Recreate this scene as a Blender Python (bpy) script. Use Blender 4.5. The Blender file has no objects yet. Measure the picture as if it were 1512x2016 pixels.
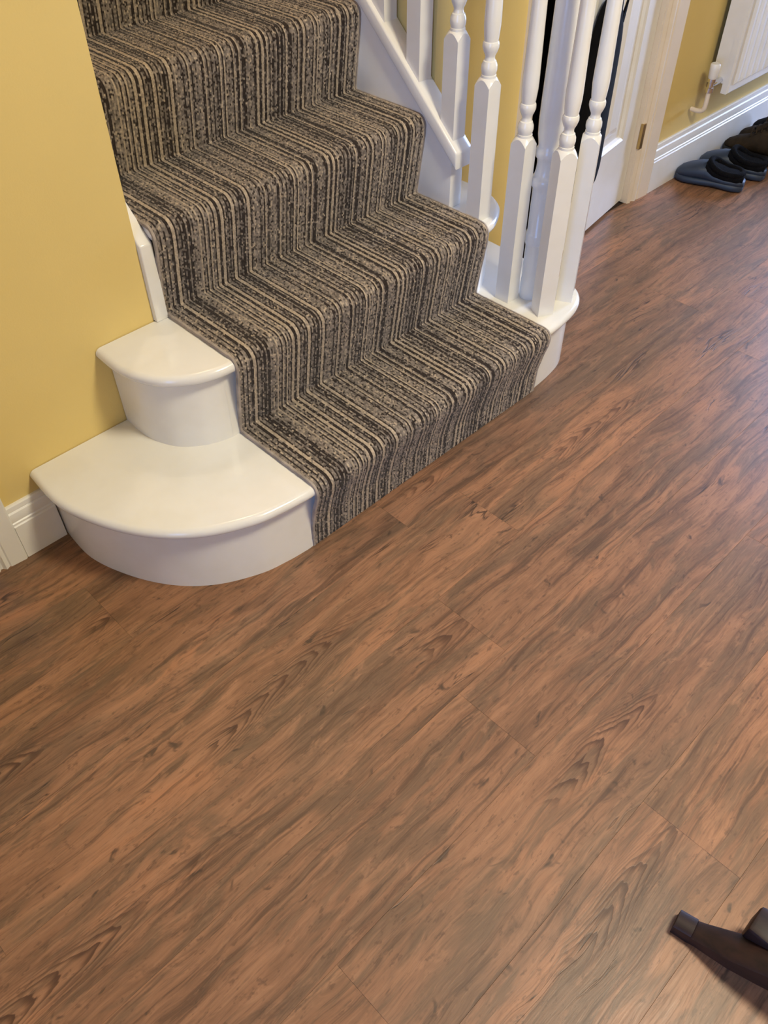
import bpy, bmesh, math, random
import numpy as np
from mathutils import Vector, Matrix

scene = bpy.context.scene
COL = scene.collection
random.seed(7)
RNG = np.random.default_rng(11)

# ------------------------------------------------------------------ camera
F_PX = 1646.44
CAM = Vector((-0.73704512, -0.9710329, 1.36718212))
RX = Vector((0.71033051, -0.70383859, -0.00646621))
RY = Vector((-0.51204634, -0.51042235, -0.69085279))
RZ = Vector((0.48294835, 0.49404481, -0.72296654))
cd = bpy.data.cameras.new('camera')
cd.sensor_fit = 'HORIZONTAL'
cd.sensor_width = 36.0
cd.lens = 36.0 * F_PX / 1512.0
cd.clip_start = 0.02
cam = bpy.data.objects.new('camera', cd)
COL.objects.link(cam)
cam.matrix_world = Matrix(((RX.x, -RY.x, -RZ.x, CAM.x),
                           (RX.y, -RY.y, -RZ.y, CAM.y),
                           (RX.z, -RY.z, -RZ.z, CAM.z),
                           (0, 0, 0, 1)))
scene.camera = cam

# ------------------------------------------------------------------ world, lights, exposure
X0, X1 = -1.95, 3.95          # hall ends
Y0, YW = -2.75, 0.43          # wall behind the viewer, wall with the stairs
ZC = 2.42                     # ceiling

world = bpy.data.worlds.new('sky')
scene.world = world
world.use_nodes = True
bg = world.node_tree.nodes['Background']
bg.inputs['Color'].default_value = (0.45, 0.65, 1.0, 1)
bg.inputs['Strength'].default_value = 0.8


def area(name, loc, rot, sx, sy, energy, color):
    l = bpy.data.lights.new(name, 'AREA')
    l.shape = 'RECTANGLE'
    l.size, l.size_y = sx, sy
    l.energy = energy
    l.color = color
    o = bpy.data.objects.new(name, l)
    o.location = loc
    o.rotation_euler = rot
    COL.objects.link(o)
    return o


# daylight through the glazed front door at the end of the hall (shines to -X)
area('front_door_daylight', (X1 + 0.10, -0.14, 1.15), (0, math.radians(90), 0), 1.7, 0.72, 130, (0.42, 0.58, 1.0))
# daylight through the glazed garden door in the left wall (shines to +X)
area('garden_door_daylight', (X0 - 0.10, -1.35, 1.05), (0, math.radians(-90), 0), 1.9, 1.05, 50, (0.18, 0.40, 1.0))

scene.view_settings.view_transform = 'Standard'
scene.view_settings.look = 'None'
scene.view_settings.gamma = 1.0
scene.view_settings.use_curve_mapping = False
scene.view_settings.exposure = 0.0


# ------------------------------------------------------------------ helpers
def s2l(c):
    return tuple((v / 255 / 12.92) if v / 255 <= 0.04045 else ((v / 255 + 0.055) / 1.055) ** 2.4 for v in c)


def mat(name, color, rough=0.5, metallic=0.0, coat=0.0, spec=0.5):
    m = bpy.data.materials.new(name)
    m.use_nodes = True
    b = m.node_tree.nodes['Principled BSDF']
    b.inputs['Base Color'].default_value = (*color, 1)
    b.inputs['Roughness'].default_value = rough
    b.inputs['Metallic'].default_value = metallic
    b.inputs['Coat Weight'].default_value = coat
    b.inputs['Coat Roughness'].default_value = 0.08
    b.inputs['Specular IOR Level'].default_value = spec
    return m


class G:
    """tiny node-graph builder"""
    def __init__(self, m):
        self.t = m.node_tree
        self.b = self.t.nodes['Principled BSDF']

    def n(self, typ, **kw):
        nd = self.t.nodes.new(typ)
        for k, v in kw.items():
            setattr(nd, k, v)
        return nd

    def link(self, a, b):
        self.t.links.new(a, b)

    def setin(self, sock, v):
        if isinstance(v, bpy.types.NodeSocket):
            self.link(v, sock)
        else:
            sock.default_value = v

    def math(self, op, a, b=0.0, c=None, clamp=False):
        nd = self.n('ShaderNodeMath', operation=op)
        nd.use_clamp = clamp
        self.setin(nd.inputs[0], a)
        self.setin(nd.inputs[1], b)
        if c is not None:
            self.setin(nd.inputs[2], c)
        return nd.outputs[0]

    def noise(self, vec, scale=1.0, detail=2.0, rough=0.5, dist=0.0):
        nd = self.n('ShaderNodeTexNoise')
        self.link(vec, nd.inputs['Vector'])
        nd.inputs['Scale'].default_value = scale
        nd.inputs['Detail'].default_value = detail
        nd.inputs['Roughness'].default_value = rough
        nd.inputs['Distortion'].default_value = dist
        return nd.outputs[0]

    def vscale(self, vec, s):
        nd = self.n('ShaderNodeVectorMath', operation='MULTIPLY')
        self.link(vec, nd.inputs[0])
        nd.inputs[1].default_value = s
        return nd.outputs[0]

    def ramp(self, fac, stops):
        nd = self.n('ShaderNodeValToRGB')
        e = nd.color_ramp.elements
        while len(e) < len(stops):
            e.new(0.5)
        for i, (p, c) in enumerate(stops):
            e[i].position = p
            e[i].color = (*c, 1) if len(c) == 3 else c
        self.setin(nd.inputs[0], fac)
        return nd.outputs[0]

    def smooth(self, v, lo, hi):
        nd = self.n('ShaderNodeMapRange', interpolation_type='SMOOTHSTEP')
        self.setin(nd.inputs[0], v)
        nd.inputs[1].default_value = lo
        nd.inputs[2].default_value = hi
        return nd.outputs[0]

    def mix(self, fac, a, b, mode='MIX'):
        nd = self.n('ShaderNodeMix', data_type='RGBA', blend_type=mode)
        self.setin(nd.inputs[0], fac)
        for s, v in ((nd.inputs[6], a), (nd.inputs[7], b)):
            if isinstance(v, bpy.types.NodeSocket):
                self.link(v, s)
            else:
                s.default_value = (*v, 1)
        return nd.outputs[2]

    def bump(self, h, strength, dist):
        nd = self.n('ShaderNodeBump')
        nd.inputs['Strength'].default_value = strength
        nd.inputs['Distance'].default_value = dist
        self.link(h, nd.inputs['Height'])
        self.link(nd.outputs[0], self.b.inputs['Normal'])


def obj(name, verts, faces, m, parent=None, smooth=False, loc=None, rot=None):
    me = bpy.data.meshes.new(name)
    me.from_pydata([tuple(v) for v in verts], [], faces)
    me.update()
    bm = bmesh.new()
    bm.from_mesh(me)
    bmesh.ops.recalc_face_normals(bm, faces=bm.faces)
    bm.to_mesh(me)
    bm.free()
    return link(name, me, m, parent, smooth, loc, rot)


def link(name, me, m, parent=None, smooth=False, loc=None, rot=None):
    if m is not None and not me.materials:
        me.materials.append(m)
    if smooth:
        me.polygons.foreach_set('use_smooth', [True] * len(me.polygons))
    o = bpy.data.objects.new(name, me)
    COL.objects.link(o)
    if parent is not None:
        o.parent = parent
    if loc is not None:
        o.location = loc
    if rot is not None:
        o.rotation_euler = rot
    return o


def autosmooth(o, deg=35):
    me = o.data
    me.polygons.foreach_set('use_smooth', [True] * len(me.polygons))
    me.set_sharp_from_angle(angle=math.radians(deg))
    return o


def bevel(o, w=0.003, seg=2):
    bm = bmesh.new()
    bm.from_mesh(o.data)
    es = [e for e in bm.edges if len(e.link_faces) == 2 and e.calc_face_angle(0) > math.radians(40)]
    bmesh.ops.bevel(bm, geom=es, offset=w, segments=seg, profile=0.5, affect='EDGES', clamp_overlap=True)
    bm.to_mesh(o.data)
    bm.free()
    return autosmooth(o, 40)


def boxvf(a, b):
    (x0, y0, z0), (x1, y1, z1) = a, b
    v = [(x0, y0, z0), (x1, y0, z0), (x1, y1, z0), (x0, y1, z0), (x0, y0, z1), (x1, y0, z1), (x1, y1, z1), (x0, y1, z1)]
    f = [(0, 3, 2, 1), (4, 5, 6, 7), (0, 1, 5, 4), (1, 2, 6, 5), (2, 3, 7, 6), (3, 0, 4, 7)]
    return v, f


def box(name, a, b, m, parent=None, bev=0.0):
    v, f = boxvf(a, b)
    o = obj(name, v, f, m, parent)
    if bev:
        bevel(o, bev)
    return o


def boxes(name, lst, m, parent=None, bev=0.0):
    V, Fc = [], []
    for a, b in lst:
        v, f = boxvf(a, b)
        k = len(V)
        V += v
        Fc += [tuple(i + k for i in q) for q in f]
    o = obj(name, V, Fc, m, parent)
    if bev:
        bevel(o, bev)
    return o


def prism(name, poly, axis, a, b, m, parent=None, bev=0.0):
    """polygon (2-D) extruded along an axis from a to b; axis 'x': (y,z), 'y': (x,z), 'z': (x,y)"""
    def P(p, t):
        return {'x': (t, p[0], p[1]), 'y': (p[0], t, p[1]), 'z': (p[0], p[1], t)}[axis]
    n = len(poly)
    v = [P(p, a) for p in poly] + [P(p, b) for p in poly]
    f = [tuple(range(n)), tuple(range(2 * n - 1, n - 1, -1))]
    f += [(i, (i + 1) % n, n + (i + 1) % n, n + i) for i in range(n)]
    o = obj(name, v, f, m, parent)
    if bev:
        bevel(o, bev)
    return o


def loft(name, rings, m, parent=None, cap=True, smooth=True, closed=True):
    V = [tuple(p) for r in rings for p in r]
    n = len(rings[0])
    f = []
    for i in range(len(rings) - 1):
        for j in range(n if closed else n - 1):
            k = (j + 1) % n
            f.append((i * n + j, i * n + k, (i + 1) * n + k, (i + 1) * n + j))
    if cap:
        f.append(tuple(range(n)))
        f.append(tuple((len(rings) - 1) * n + j for j in range(n - 1, -1, -1)))
    o = obj(name, V, f, m, parent)
    if smooth:
        autosmooth(o, 50)
    return o


def tube(name, pts, r, m, parent=None, seg=10):
    pts = [Vector(p) for p in pts]
    rs = r if isinstance(r, (list, tuple)) else [r] * len(pts)
    rings = []
    up = Vector((0.13, 0.31, 0.94)).normalized()
    for i, p in enumerate(pts):
        d = (pts[min(i + 1, len(pts) - 1)] - pts[max(i - 1, 0)]).normalized()
        a = d.cross(up)
        if a.length < 1e-4:
            a = d.cross(Vector((1, 0, 0)))
        a.normalize()
        b = d.cross(a).normalized()
        rings.append([p + (a * math.cos(t) + b * math.sin(t)) * rs[i] for t in [2 * math.pi * j / seg for j in range(seg)]])
    return loft(name, rings, m, parent)


def catmull(pts, n=8, closed=False):
    pts = [Vector(p) for p in pts]
    out = []
    L = len(pts)
    rng = range(L if closed else L - 1)
    for i in rng:
        def g(k):
            return pts[k % L] if closed else pts[max(0, min(L - 1, k))]
        p0, p1, p2, p3 = g(i - 1), g(i), g(i + 1), g(i + 2)
        for j in range(n):
            t = j / n
            out.append(0.5 * ((2 * p1) + (p2 - p0) * t + (2 * p0 - 5 * p1 + 4 * p2 - p3) * t * t + (3 * p1 - p0 - 3 * p2 + p3) * t ** 3))
    if not closed:
        out.append(pts[-1])
    return out


def empty(name, loc=(0, 0, 0), rz=0.0):
    o = bpy.data.objects.new(name, None)
    o.empty_display_size = 0.1
    o.location = loc
    o.rotation_euler = (0, 0, rz)
    COL.objects.link(o)
    return o


def tag(o, label=None, cat=None, group=None, kind=None):
    if label:
        o['label'] = label
    if cat:
        o['category'] = cat
    if group:
        o['group'] = group
    if kind:
        o['kind'] = kind
    return o


def struct(o, label=None):
    o['kind'] = 'structure'
    if label:
        o['label'] = label
    return o


# ------------------------------------------------------------------ materials
def wall_paint(name, col):
    m = mat(name, col, 0.62, spec=0.3)
    g = G(m)
    tc = g.n('ShaderNodeTexCoord').outputs['Object']
    n1 = g.noise(tc, 260, 3, 0.6)
    n2 = g.noise(tc, 2.2, 3, 0.5)
    c = g.mix(g.smooth(n2, 0.3, 0.7), tuple(v * 0.97 for v in col), tuple(min(1, v * 1.03) for v in col))
    g.link(c, g.b.inputs['Base Color'])
    g.bump(n1, 0.10, 0.002)
    return m


def gloss_paint(name, col, rough=0.2):
    m = mat(name, col, rough, spec=0.5)
    g = G(m)
    tc = g.n('ShaderNodeTexCoord').outputs['Object']
    n1 = g.noise(tc, 34, 3, 0.5)
    n2 = g.noise(tc, 9, 3, 0.55)
    c = g.mix(g.smooth(n2, 0.35, 0.7), col, (col[0] * 0.96, col[1] * 0.95, col[2] * 0.92))
    g.link(c, g.b.inputs['Base Color'])
    g.bump(n1, 0.05, 0.002)
    return m


M_YELLOW = wall_paint('yellow_emulsion', (0.73, 0.555, 0.210))
M_CEIL = wall_paint('ceiling_emulsion', (0.80, 0.78, 0.72))
M_DARKIN = wall_paint('cupboard_shade', (0.10, 0.09, 0.08))  # darkness of the unlit cupboard put into its wall colour
M_WHITE = gloss_paint('white_gloss_paint', (0.81, 0.79, 0.74), 0.16)
M_WHITE2 = gloss_paint('white_satin_paint', (0.80, 0.78, 0.735), 0.3)
M_CREAM = gloss_paint('cream_satin_paint', (0.78, 0.68, 0.55), 0.35)
M_RAD = gloss_paint('radiator_enamel', (0.80, 0.79, 0.76), 0.28)
M_CHROME = mat('chrome', (0.75, 0.76, 0.78), 0.12, metallic=1.0)
M_BRASS = mat('brass', (0.62, 0.47, 0.22), 0.3, metallic=1.0)
M_GAP = mat('joint_board', (0.055, 0.035, 0.025), 0.9)  # dark sub-floor board seen in the plank joints


def fabric(name, col, scale=900, strength=0.4, sheen=0.3):
    m = mat(name, col, 0.95, spec=0.15)
    g = G(m)
    tc = g.n('ShaderNodeTexCoord').outputs['Object']
    n1 = g.noise(tc, scale, 2, 0.6)
    n2 = g.noise(tc, 25, 3, 0.6)
    c = g.mix(g.smooth(n2, 0.3, 0.7), tuple(v * 0.75 for v in col), tuple(min(1, v * 1.2) for v in col))
    g.link(c, g.b.inputs['Base Color'])
    g.bump(n1, strength, 0.003)
    m.node_tree.nodes['Principled BSDF'].inputs['Sheen Weight'].default_value = sheen
    return m


M_BAG = fabric('black_bag_cloth', (0.0035, 0.0035, 0.0045), 500, 0.2, 0.0)
M_FUZZ = fabric('black_fleece', (0.004, 0.004, 0.005), 240, 1.0, 0.0)
M_NAVY = mat('navy_rubber', (0.020, 0.033, 0.058), 0.5)
M_BROWNLEA = fabric('dark_brown_leather', (0.035, 0.024, 0.014), 120, 0.5, 0.0)
M_BLACKLEA = fabric('black_shoe_mesh', (0.010, 0.010, 0.013), 300, 0.5, 0.0)
M_SOLE = mat('black_rubber_sole', (0.008, 0.008, 0.009), 0.7)
M_LACE = fabric('grey_lace', (0.20, 0.19, 0.17), 400, 0.4, 0.0)


def dark_wood():
    m = mat('dark_mahogany', (0.03, 0.012, 0.008), 0.5, spec=0.3)
    g = G(m)
    tc = g.n('ShaderNodeTexCoord').outputs['Object']
    n = g.noise(g.vscale(tc, (60, 8, 60)), 1.0, 4, 0.6, 0.4)
    c = g.ramp(n, [(0.3, (0.008, 0.0035, 0.003)), (0.7, (0.028, 0.011, 0.008))])
    g.link(c, g.b.inputs['Base Color'])
    g.bump(n, 0.15, 0.002)
    return m


M_DWOOD = dark_wood()


def plank_mat():
    m = mat('vinyl_wood_plank', (0.25, 0.14, 0.08), 0.4, spec=0.36)
    g = G(m)
    tc = g.n('ShaderNodeTexCoord').outputs['Object']
    rnd = g.n('ShaderNodeObjectInfo').outputs['Random']
    off = g.n('ShaderNodeCombineXYZ')
    g.link(g.math('MULTIPLY', rnd, 37.0), off.inputs[0])
    g.link(g.math('MULTIPLY', rnd, 0.0), off.inputs[1])
    g.link(g.math('MULTIPLY', rnd, 91.0), off.inputs[2])
    ad = g.n('ShaderNodeVectorMath', operation='ADD')
    g.link(tc, ad.inputs[0])
    g.link(off.outputs[0], ad.inputs[1])
    wn = g.noise(g.vscale(ad.outputs[0], (3.2, 8.0, 1)), 1.0, 3, 0.5)
    wv = g.n('ShaderNodeCombineXYZ')
    g.link(g.math('MULTIPLY', g.math('SUBTRACT', wn, 0.5), 0.055), wv.inputs[1])
    ad2 = g.n('ShaderNodeVectorMath', operation='ADD')
    g.link(ad.outputs[0], ad2.inputs[0])
    g.link(wv.outputs[0], ad2.inputs[1])
    P = ad2.outputs[0]
    sp = g.n('ShaderNodeSeparateXYZ')
    g.link(tc, sp.inputs[0])
    u = g.math('ADD', sp.outputs[0], g.math('MULTIPLY', rnd, 37.0))
    v = sp.outputs[1]
    # wide soft blotches, long streaks, fine fibres
    blotch = g.noise(g.vscale(P, (2.6, 13, 1)), 1.0, 4, 0.6, 0.5)
    tone = g.noise(g.vscale(P, (4.2, 26, 1)), 1.0, 4, 0.65, 0.8)
    streak = g.noise(g.vscale(P, (2.2, 60, 1)), 1.0, 5, 0.65, 0.6)
    fibre = g.noise(g.vscale(P, (16, 330, 1)), 1.0, 4, 0.7)
    speck = g.noise(g.vscale(P, (45, 110, 1)), 1.0, 3, 0.65)
    # cathedral figure: nested chevrons that wander along the board
    wander = g.math('MULTIPLY', g.math('SUBTRACT', g.noise(g.vscale(P, (1.6, 0.0, 1)), 1.0, 2, 0.5), 0.5), 0.17)
    vc = g.math('SUBTRACT', v, wander)
    v2 = g.math('MULTIPLY', vc, vc)
    wob = g.math('MULTIPLY', g.noise(g.vscale(P, (6, 30, 1)), 1.0, 3, 0.55), 3.2)
    ph = g.math('ADD', g.math('MULTIPLY', u, 22.0), g.math('ADD', g.math('MULTIPLY', v2, 4200.0), wob))
    frac = g.math('FRACT', ph)
    line = g.math('MULTIPLY', g.smooth(frac, 0.30, 0.88), g.math('SUBTRACT', 1.0, g.smooth(frac, 0.92, 1.0)))
    band = g.math('POWER', 2.718, g.math('MULTIPLY', v2, -1300.0))
    where = g.smooth(g.noise(g.vscale(P, (2.3, 3.0, 1)), 1.0, 2, 0.5), 0.54, 0.62)
    cath = g.math('MULTIPLY', g.math('MULTIPLY', line, band), where)
    # dark cracks and knots
    crack = g.math('SUBTRACT', 1.0, g.smooth(g.math('ABSOLUTE', g.math('SUBTRACT', g.noise(g.vscale(P, (2.4, 34, 1)), 1.0, 3, 0.55, 0.5), 0.5)), 0.0, 0.018))
    crackm = g.smooth(g.noise(g.vscale(P, (3.3, 9, 1)), 1.0, 2, 0.5), 0.56, 0.68)
    crack = g.math('MULTIPLY', crack, crackm)
    knot = g.smooth(g.noise(g.vscale(P, (17, 34, 1)), 1.0, 3, 0.6, 0.6), 0.645, 0.75)

    mott = g.noise(g.vscale(P, (11, 42, 1)), 1.0, 5, 0.7, 0.7)
    patch = g.noise(g.vscale(P, (1.7, 6.5, 1)), 1.0, 3, 0.55, 0.4)
    c = g.ramp(blotch, [(0.28, (0.150, 0.090, 0.058)), (0.44, (0.250, 0.140, 0.088)), (0.57, (0.320, 0.180, 0.113)), (0.74, (0.400, 0.205, 0.118))])
    c = g.mix(g.math('MULTIPLY', g.smooth(patch, 0.50, 0.64), 0.70), c, (0.150, 0.106, 0.075))
    c = g.mix(g.math('MULTIPLY', g.smooth(tone, 0.47, 0.62), 0.72), c, (0.150, 0.104, 0.072))
    c = g.mix(g.math('MULTIPLY', g.smooth(streak, 0.51, 0.66), 0.72), c, (0.092, 0.056, 0.038))
    c = g.mix(g.math('MULTIPLY', g.smooth(streak, 0.47, 0.28), 0.45), c, (0.43, 0.250, 0.158))
    c = g.mix(g.math('MULTIPLY', g.smooth(mott, 0.53, 0.70), 0.45), c, (0.100, 0.062, 0.043))
    c = g.mix(g.math('MULTIPLY', g.smooth(mott, 0.47, 0.30), 0.45), c, (0.42, 0.240, 0.152))
    c = g.mix(g.math('MULTIPLY', g.smooth(fibre, 0.50, 0.68), 0.36), c, (0.080, 0.048, 0.033))
    c = g.mix(g.math('MULTIPLY', g.smooth(fibre, 0.46, 0.30), 0.22), c, (0.46, 0.29, 0.19))
    c = g.mix(g.math('MULTIPLY', g.smooth(speck, 0.58, 0.70), 0.50), c, (0.085, 0.052, 0.037))
    c = g.mix(g.math('MULTIPLY', cath, 0.92), c, (0.075, 0.039, 0.026))
    c = g.mix(g.math('MULTIPLY', crack, 0.92), c, (0.035, 0.023, 0.018))
    c = g.mix(g.math('MULTIPLY', knot, 0.85), c, (0.055, 0.040, 0.031))
    # board-to-board tint
    tint = g.ramp(rnd, [(0.0, (0.91, 0.80, 0.67)), (0.5, (0.98, 0.855, 0.70)), (1.0, (1.05, 0.885, 0.70))])
    c = g.mix(1.0, c, tint, 'MULTIPLY')
    g.link(c, g.b.inputs['Base Color'])
    hgt = g.math('SUBTRACT', g.math('SUBTRACT', 1.0, g.math('MULTIPLY', fibre, 0.6)), g.math('ADD', g.math('MULTIPLY', cath, 0.35), crack))
    g.bump(hgt, 0.22, 0.0012)
    g.link(g.math('ADD', g.math('MULTIPLY', fibre, 0.2), 0.31), g.b.inputs['Roughness'])
    return m


M_PLANK = plank_mat()


def carpet_mat():
    m = mat('striped_loop_carpet', (0.2, 0.15, 0.1), 0.97, spec=0.08)
    g = G(m)
    at = g.n('ShaderNodeAttribute', attribute_name='yarn').outputs['Color']
    tc = g.n('ShaderNodeTexCoord').outputs['Object']
    n = g.noise(tc, 900, 2, 0.6)
    dk = g.ramp(n, [(0.25, (0.62, 0.62, 0.62)), (0.7, (1.15, 1.15, 1.15))])
    g.link(g.mix(1.0, at, dk, 'MULTIPLY'), g.b.inputs['Base Color'])
    g.bump(n, 0.5, 0.0015)
    g.b.inputs['Sheen Weight'].default_value = 0.15
    return m


M_CARPET = carpet_mat()
M_BIND = fabric('carpet_binding', (0.44, 0.37, 0.31), 700, 0.8, 0.1)


def glass_mat():
    m = bpy.data.materials.new('window_glass')
    m.use_nodes = True
    t = m.node_tree
    t.nodes.clear()
    o = t.nodes.new('ShaderNodeOutputMaterial')
    mx = t.nodes.new('ShaderNodeMixShader')
    tr = t.nodes.new('ShaderNodeBsdfTransparent')
    gl = t.nodes.new('ShaderNodeBsdfGlossy')
    gl.inputs['Roughness'].default_value = 0.02
    fr = t.nodes.new('ShaderNodeFresnel')
    t.links.new(fr.outputs[0], mx.inputs[0])
    t.links.new(tr.outputs[0], mx.inputs[1])
    t.links.new(gl.outputs[0], mx.inputs[2])
    t.links.new(mx.outputs[0], o.inputs[0])
    return m


M_GLASS = glass_mat()

# ------------------------------------------------------------------ dimensions of the stair (metres)
H, GO = 0.195, 0.2161       # rise and going
WC = 0.758                  # width of the carpet runner
XL = -0.0325                # left side of the stair opening
XR = 0.812                  # right side of the stair opening
NS = 7                      # steps built
YS = 2.3                    # back of the stairwell
DX0, DX1 = 1.20, 1.815      # cupboard door opening
LX1 = -0.53                 # right side of the doorway on the left
T = 0.12                    # wall thickness

# ------------------------------------------------------------------ floor: planks along X
floor = struct(box('floor', (X0 - T, Y0 - T, -0.05), (X1 + T, YS, -0.006), M_GAP), 'brown wood-look plank floor of the hall')
PW, PL = 0.18, 1.22
known = {0: 0.345, 1: 0.080, 2: -0.055}
full_me = None


def plank_mesh(L, W):
    v, f = boxvf((-L / 2, -W / 2, -0.006), (L / 2, W / 2, 0))
    me = bpy.data.meshes.new('plank')
    me.from_pydata(v, [], f)
    bm = bmesh.new()
    bm.from_mesh(me)
    bmesh.ops.recalc_face_normals(bm, faces=bm.faces)
    es = [e for e in bm.edges if all(vv.co.z > -0.001 for vv in e.verts)]
    bmesh.ops.bevel(bm, geom=es, offset=0.00022, segments=1, affect='EDGES')
    bm.to_mesh(me)
    bm.free()
    me.materials.append(M_PLANK)
    return me


k = -3
while True:
    yt = -0.11 - PW * k
    yb = yt - PW
    if yt <= Y0 + 0.01:
        break
    yb = max(yb, Y0)
    e0 = known.get(k, random.uniform(-0.6, 0.6))
    xs = e0 - PL * 3
    while xs < X1:
        a, b = max(xs, X0), min(xs + PL, X1)
        if b - a > 0.02:
            L, W = b - a - 0.0002, yt - yb - 0.0002
            if abs(L - PL + 0.0002) < 1e-6 and abs(W - PW + 0.0002) < 1e-6:
                if full_me is None:
                    full_me = plank_mesh(L, W)
                me = full_me
            else:
                me = plank_mesh(L, W)
            link('plank', me, None, floor, loc=((a + b) / 2, (yt + yb) / 2, 0))
        xs += PL
    k += 1

# ------------------------------------------------------------------ walls and ceiling
ZU = 4.7


def wall_with_holes(name, x0, x1, y0, y1, z0, z1, holes, m, axis='x'):
    """wall along an axis, holes = [(a0,a1,z0,z1)] along that axis"""
    cuts = sorted({x0, x1, *[h[0] for h in holes], *[h[1] for h in holes]})
    zs = sorted({z0, z1, *[h[2] for h in holes], *[h[3] for h in holes]})
    lst = []
    for a, b in zip(cuts, cuts[1:]):
        run = None
        for c, d in zip(zs, zs[1:]):
            mid = ((a + b) / 2, (c + d) / 2)
            solid = not any(h[0] < mid[0] < h[1] and h[2] < mid[1] < h[3] for h in holes)
            if solid:
                run = [c, d] if run is None else [run[0], d]
            if (not solid or d == zs[-1]) and run is not None:
                if axis == 'x':
                    lst.append(((a, y0, run[0]), (b, y1, run[1])))
                else:
                    lst.append(((y0, a, run[0]), (y1, b, run[1])))
                run = None
    return boxes(name, lst, m)


struct(wall_with_holes('wall_back_left', X0, XL, YW, YW + T, 0, ZC, [(-1.33, LX1, 0, 2.02)], M_YELLOW), 'yellow painted wall to the left of the stairs')
struct(wall_with_holes('wall_back_right', XR, X1, YW, YW + T, 0, ZC, [(DX0, DX1, 0, 2.02)], M_YELLOW), 'yellow painted wall to the right of the stairs with the cupboard door')
struct(box('wall_stair_left', (XL - T, YW + T, 0), (XL, YS, ZU), M_YELLOW))
struct(box('wall_stair_right', (XR, YW + T, 0), (XR + T, YS, ZU), M_YELLOW))
struct(box('wall_stair_end', (XL - T, YS, 0), (XR + T, YS + T, ZU), M_YELLOW))
struct(box('wall_stair_upper', (XL - T, YW, ZC), (XR + T, YW + T, ZU), M_YELLOW))
struct(box('ceiling_stair', (XL - T, YW, ZU), (XR + T, YS + T, ZU + T), M_CEIL))
struct(box('ceiling', (X0 - T, Y0 - T, ZC), (X1 + T, YW, ZC + T), M_CEIL))
struct(wall_with_holes('wall_left', Y0 - T, YW + T, X0 - T, X0, 0, ZC, [(-1.95, -0.75, 0, 2.10)], M_YELLOW, axis='y'))
struct(box('wall_front', (X0, Y0 - T, 0), (X1, Y0, ZC), M_YELLOW))
struct(wall_with_holes('wall_right', Y0 - T, YW + T, X1, X1 + T, 0, ZC, [(-0.58, 0.30, 0, 2.10)], M_YELLOW, axis='y'))
# cupboard behind the ajar door (its inner shade painted into dark walls)
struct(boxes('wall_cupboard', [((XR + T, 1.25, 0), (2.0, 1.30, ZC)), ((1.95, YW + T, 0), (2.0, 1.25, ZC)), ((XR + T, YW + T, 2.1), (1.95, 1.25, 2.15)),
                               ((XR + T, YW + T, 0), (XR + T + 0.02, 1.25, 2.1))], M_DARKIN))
# closed room door in the left doorway
d0 = struct(box('door_2', (-1.30, YW + 0.03, 0.008), (LX1 - 0.03, YW + 0.07, 1.99), M_WHITE2, bev=0.003))

# glazed garden door in the left wall
w = struct(empty('door_4', (X0 - 0.06, -1.35, 0)))
boxes('door_frame', [((-0.03, -0.60, 0), (0.03, -0.52, 2.10)), ((-0.03, 0.52, 0), (0.03, 0.60, 2.10)), ((-0.03, -0.52, 0), (0.03, 0.52, 0.10)),
                     ((-0.03, -0.52, 2.02), (0.03, 0.52, 2.10)), ((-0.03, -0.04, 0.10), (0.03, 0.04, 2.02))], M_WHITE2, w)
for a in (-0.52, 0.04):
    box('pane', (-0.003, a, 0.10), (0.003, a + 0.48, 2.02), M_GLASS, w)
# glazed front door at the far end
w = struct(empty('door_3', (X1 + 0.06, -0.14, 0)))
boxes('door_frame', [((-0.03, -0.44, 0), (0.03, -0.33, 2.10)), ((-0.03, 0.33, 0), (0.03, 0.44, 2.10)), ((-0.03, -0.33, 0), (0.03, 0.33, 0.30)),
                     ((-0.03, -0.33, 1.98), (0.03, 0.33, 2.10)), ((-0.03, -0.33, 1.05), (0.03, 0.33, 1.15))], M_WHITE2, w)
box('pane', (-0.003, -0.33, 0.30), (0.003, 0.33, 1.05), M_GLASS, w)
box('pane', (-0.003, -0.33, 1.15), (0.003, 0.33, 1.98), M_GLASS, w)


# skirting boards
def skirt(name, x0, x1, ht):
    pr = [(0, 0), (-0.019, 0), (-0.019, 0.66), (-0.0165, 0.68), (-0.0165, 0.715), (-0.0140, 0.73), (-0.0150, 0.80), (-0.0125, 0.88), (-0.0085, 0.90),
          (-0.0095, 0.915), (-0.0085, 0.985), (-0.0050, 1.0), (0, 1.0)]
    o = prism(name, [(YW + y, z * ht) for y, z in pr], 'x', x0, x1, M_WHITE2)
    return struct(autosmooth(o, 25))


tag(skirt('baseboard_right', 1.93, X1, 0.163), 'white moulded skirting board below the radiator')
tag(skirt('baseboard_left', -0.46, -0.366, 0.138), 'short white skirting board between the door casing and the bottom step')


# door casings
def casing(name, x_in, x_out, z1, m):
    """upright moulded casing between x_in (door side) and x_out"""
    s = 1 if x_out > x_in else -1
    wdt = abs(x_out - x_in)
    pr = [(0, 0), (0, -0.010), (0.10, -0.016), (0.16, -0.010), (0.22, -0.011), (0.30, -0.019), (0.42, -0.015), (0.46, -0.018), (0.94, -0.021), (1.0, -0.017), (1.0, 0)]
    o = prism(name, [(x_in + s * wdt * a, YW + y) for a, y in pr], 'z', 0, z1, m)
    return autosmooth(o, 25)


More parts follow.
